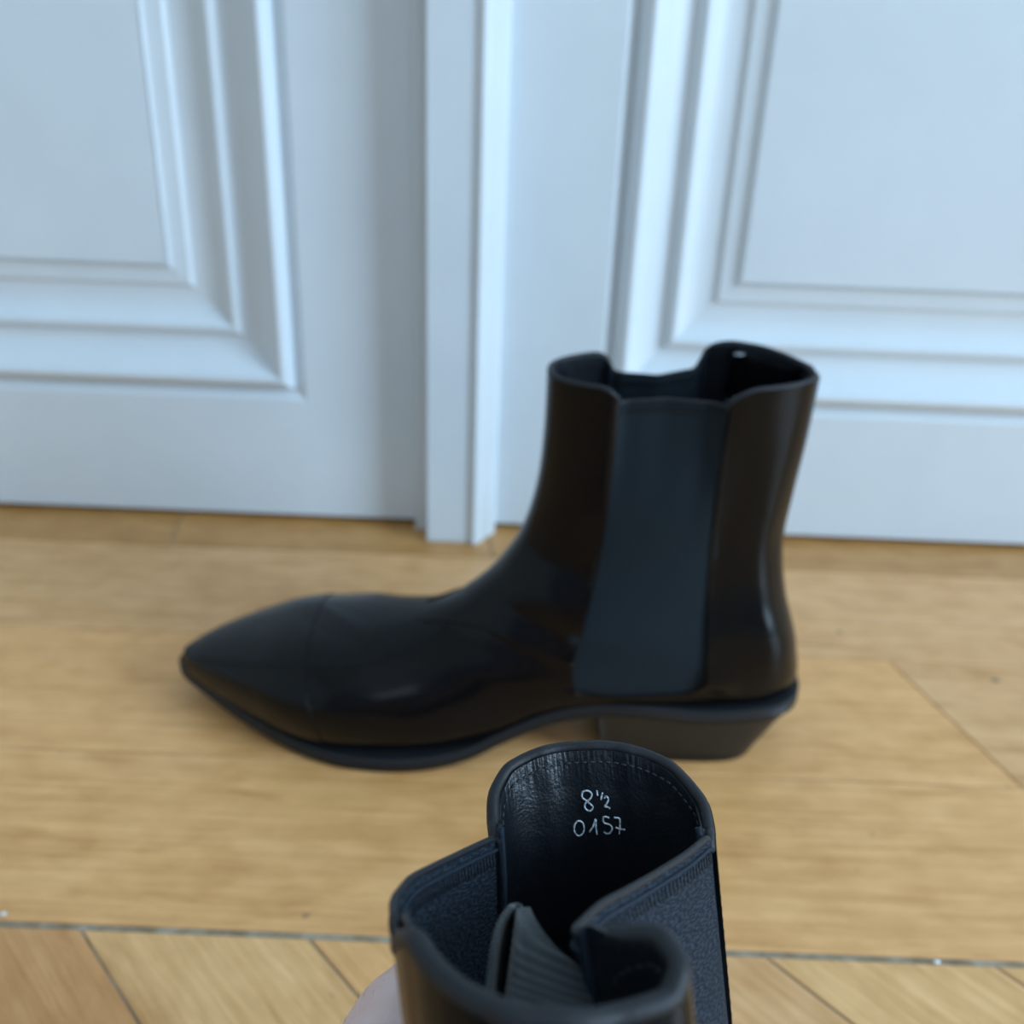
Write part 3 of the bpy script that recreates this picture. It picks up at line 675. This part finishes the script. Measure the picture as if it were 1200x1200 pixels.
hand_root = empty('person', (-.055, .085, 0), "bare hand reaching from the lower left to grip the foreground boot", 'person')
loc = np.array(hand_root.location)
bm = bmesh.new(); bmesh.ops.create_icosphere(bm, subdivisions=2, radius=1); sv = np.array([v.co[:] for v in bm.verts]); sf = [[v.index for v in f.verts] for f in bm.faces]; bm.free()
V, F = join([(list(sv * q[3] + (q[:3] - loc)), sf) for q in balls])
hand = link('hand', mesh('hand', V, F), M_skin, hand_root)
md = hand.modifiers.new('remesh', 'REMESH'); md.mode = 'VOXEL'; md.voxel_size = .0016; md.use_smooth_shade = True
md = hand.modifiers.new('smooth', 'SMOOTH'); md.factor = .5; md.iterations = 7
for f_ in FING + [TH[2:]]:
    tip = np.array(f_[-1]); pr = np.array(f_[-2]); d = (tip - pr)[:3]; d /= np.linalg.norm(d)
    outw = np.array([0, .75, .1]) if f_ is not TH and len(f_) == 3 else np.array([-.1, -.7, .6]); outw = outw - d * (outw @ d); outw /= np.linalg.norm(outw); sd = np.cross(d, outw)
    V = []; rr_ = tip[3]
    for i in range(7):
        for j in range(7):
            a = (j - 3) / 3 * .85; l = (i / 6 - .35) * 1.5 * rr_; wd = (1 - .25 * (i / 6 - .5) ** 2 * 4 * (1 if i > 3 else .6))
            V.append(tip[:3] - loc + d * (l + .25 * rr_) + outw * rr_ * (1.0 * math.cos(a * wd) + .03 - .10 * (i > 4) * (i - 4)) + sd * rr_ * math.sin(a * wd))
    F = [(i * 7 + j, i * 7 + j + 1, i * 7 + j + 8, i * 7 + j + 7) for i in range(6) for j in range(6)]
    o = link('fingernail', mesh('fingernail', V, F), M_nail, hand); s_ = o.modifiers.new('solid', 'SOLIDIFY'); s_.thickness = .0006
parts = []
for i in range(110):
    t_ = random.random(); c_ = np.array(MCP[0]) * (1 - t_) + np.array(WR) * t_
    a = random.uniform(-.5, 1.3); nrm = np.array([-math.cos(a) * .85, .25 + .2 * random.random(), math.sin(a)]); nrm /= np.linalg.norm(nrm)
    p = c_[:3] + nrm * (c_[3] - .0012) - loc; dr = np.array([.3, .5, .35]) + rng.normal(0, .25, 3); dr /= np.linalg.norm(dr)
    ln = random.uniform(.0015, .0035); parts.append(tube([p, p + nrm * .0007 + dr * ln * .5, p + nrm * .0009 + dr * ln], .00003, 4, rs=[.00004, .00003, .00002]))
o = link('fine_hair', mesh('fine_hair', *join(parts)), M_hair, hand); o['kind'] = 'stuff'

# ---------------------------------------------------------------- crumbs of white plaster in the joint
M_crumb, nt, b = mat('white_plaster_crumb', (.85, .87, .88), .8, .3)
n1, _ = noise(nt, 900, 3); bump(nt, b, n1.outputs[0], .5, .0004)
for nm, (x, y, r_), lb in (('plaster_crumb', (.1806, .2938, .0011), 'tiny white crumb in the floor joint at lower right'), ('plaster_crumb', (-.2035, .2990, .0010), 'tiny white crumb in the floor joint at the left edge')):
    bm = bmesh.new(); bmesh.ops.create_icosphere(bm, subdivisions=2, radius=r_)
    for v in bm.verts: v.co = v.co * random.uniform(.75, 1.2); v.co.x *= 1.4; v.co.z *= .7
    lo = min(v.co.z for v in bm.verts)
    for v in bm.verts: v.co.z -= lo
    me = bpy.data.meshes.new(nm); bm.to_mesh(me); bm.free(); o = link(nm, me, M_crumb); o.location = (x, y, -.0001); o['label'] = lb; o['category'] = 'crumb'; o['group'] = 'plaster crumbs in the floor joint'
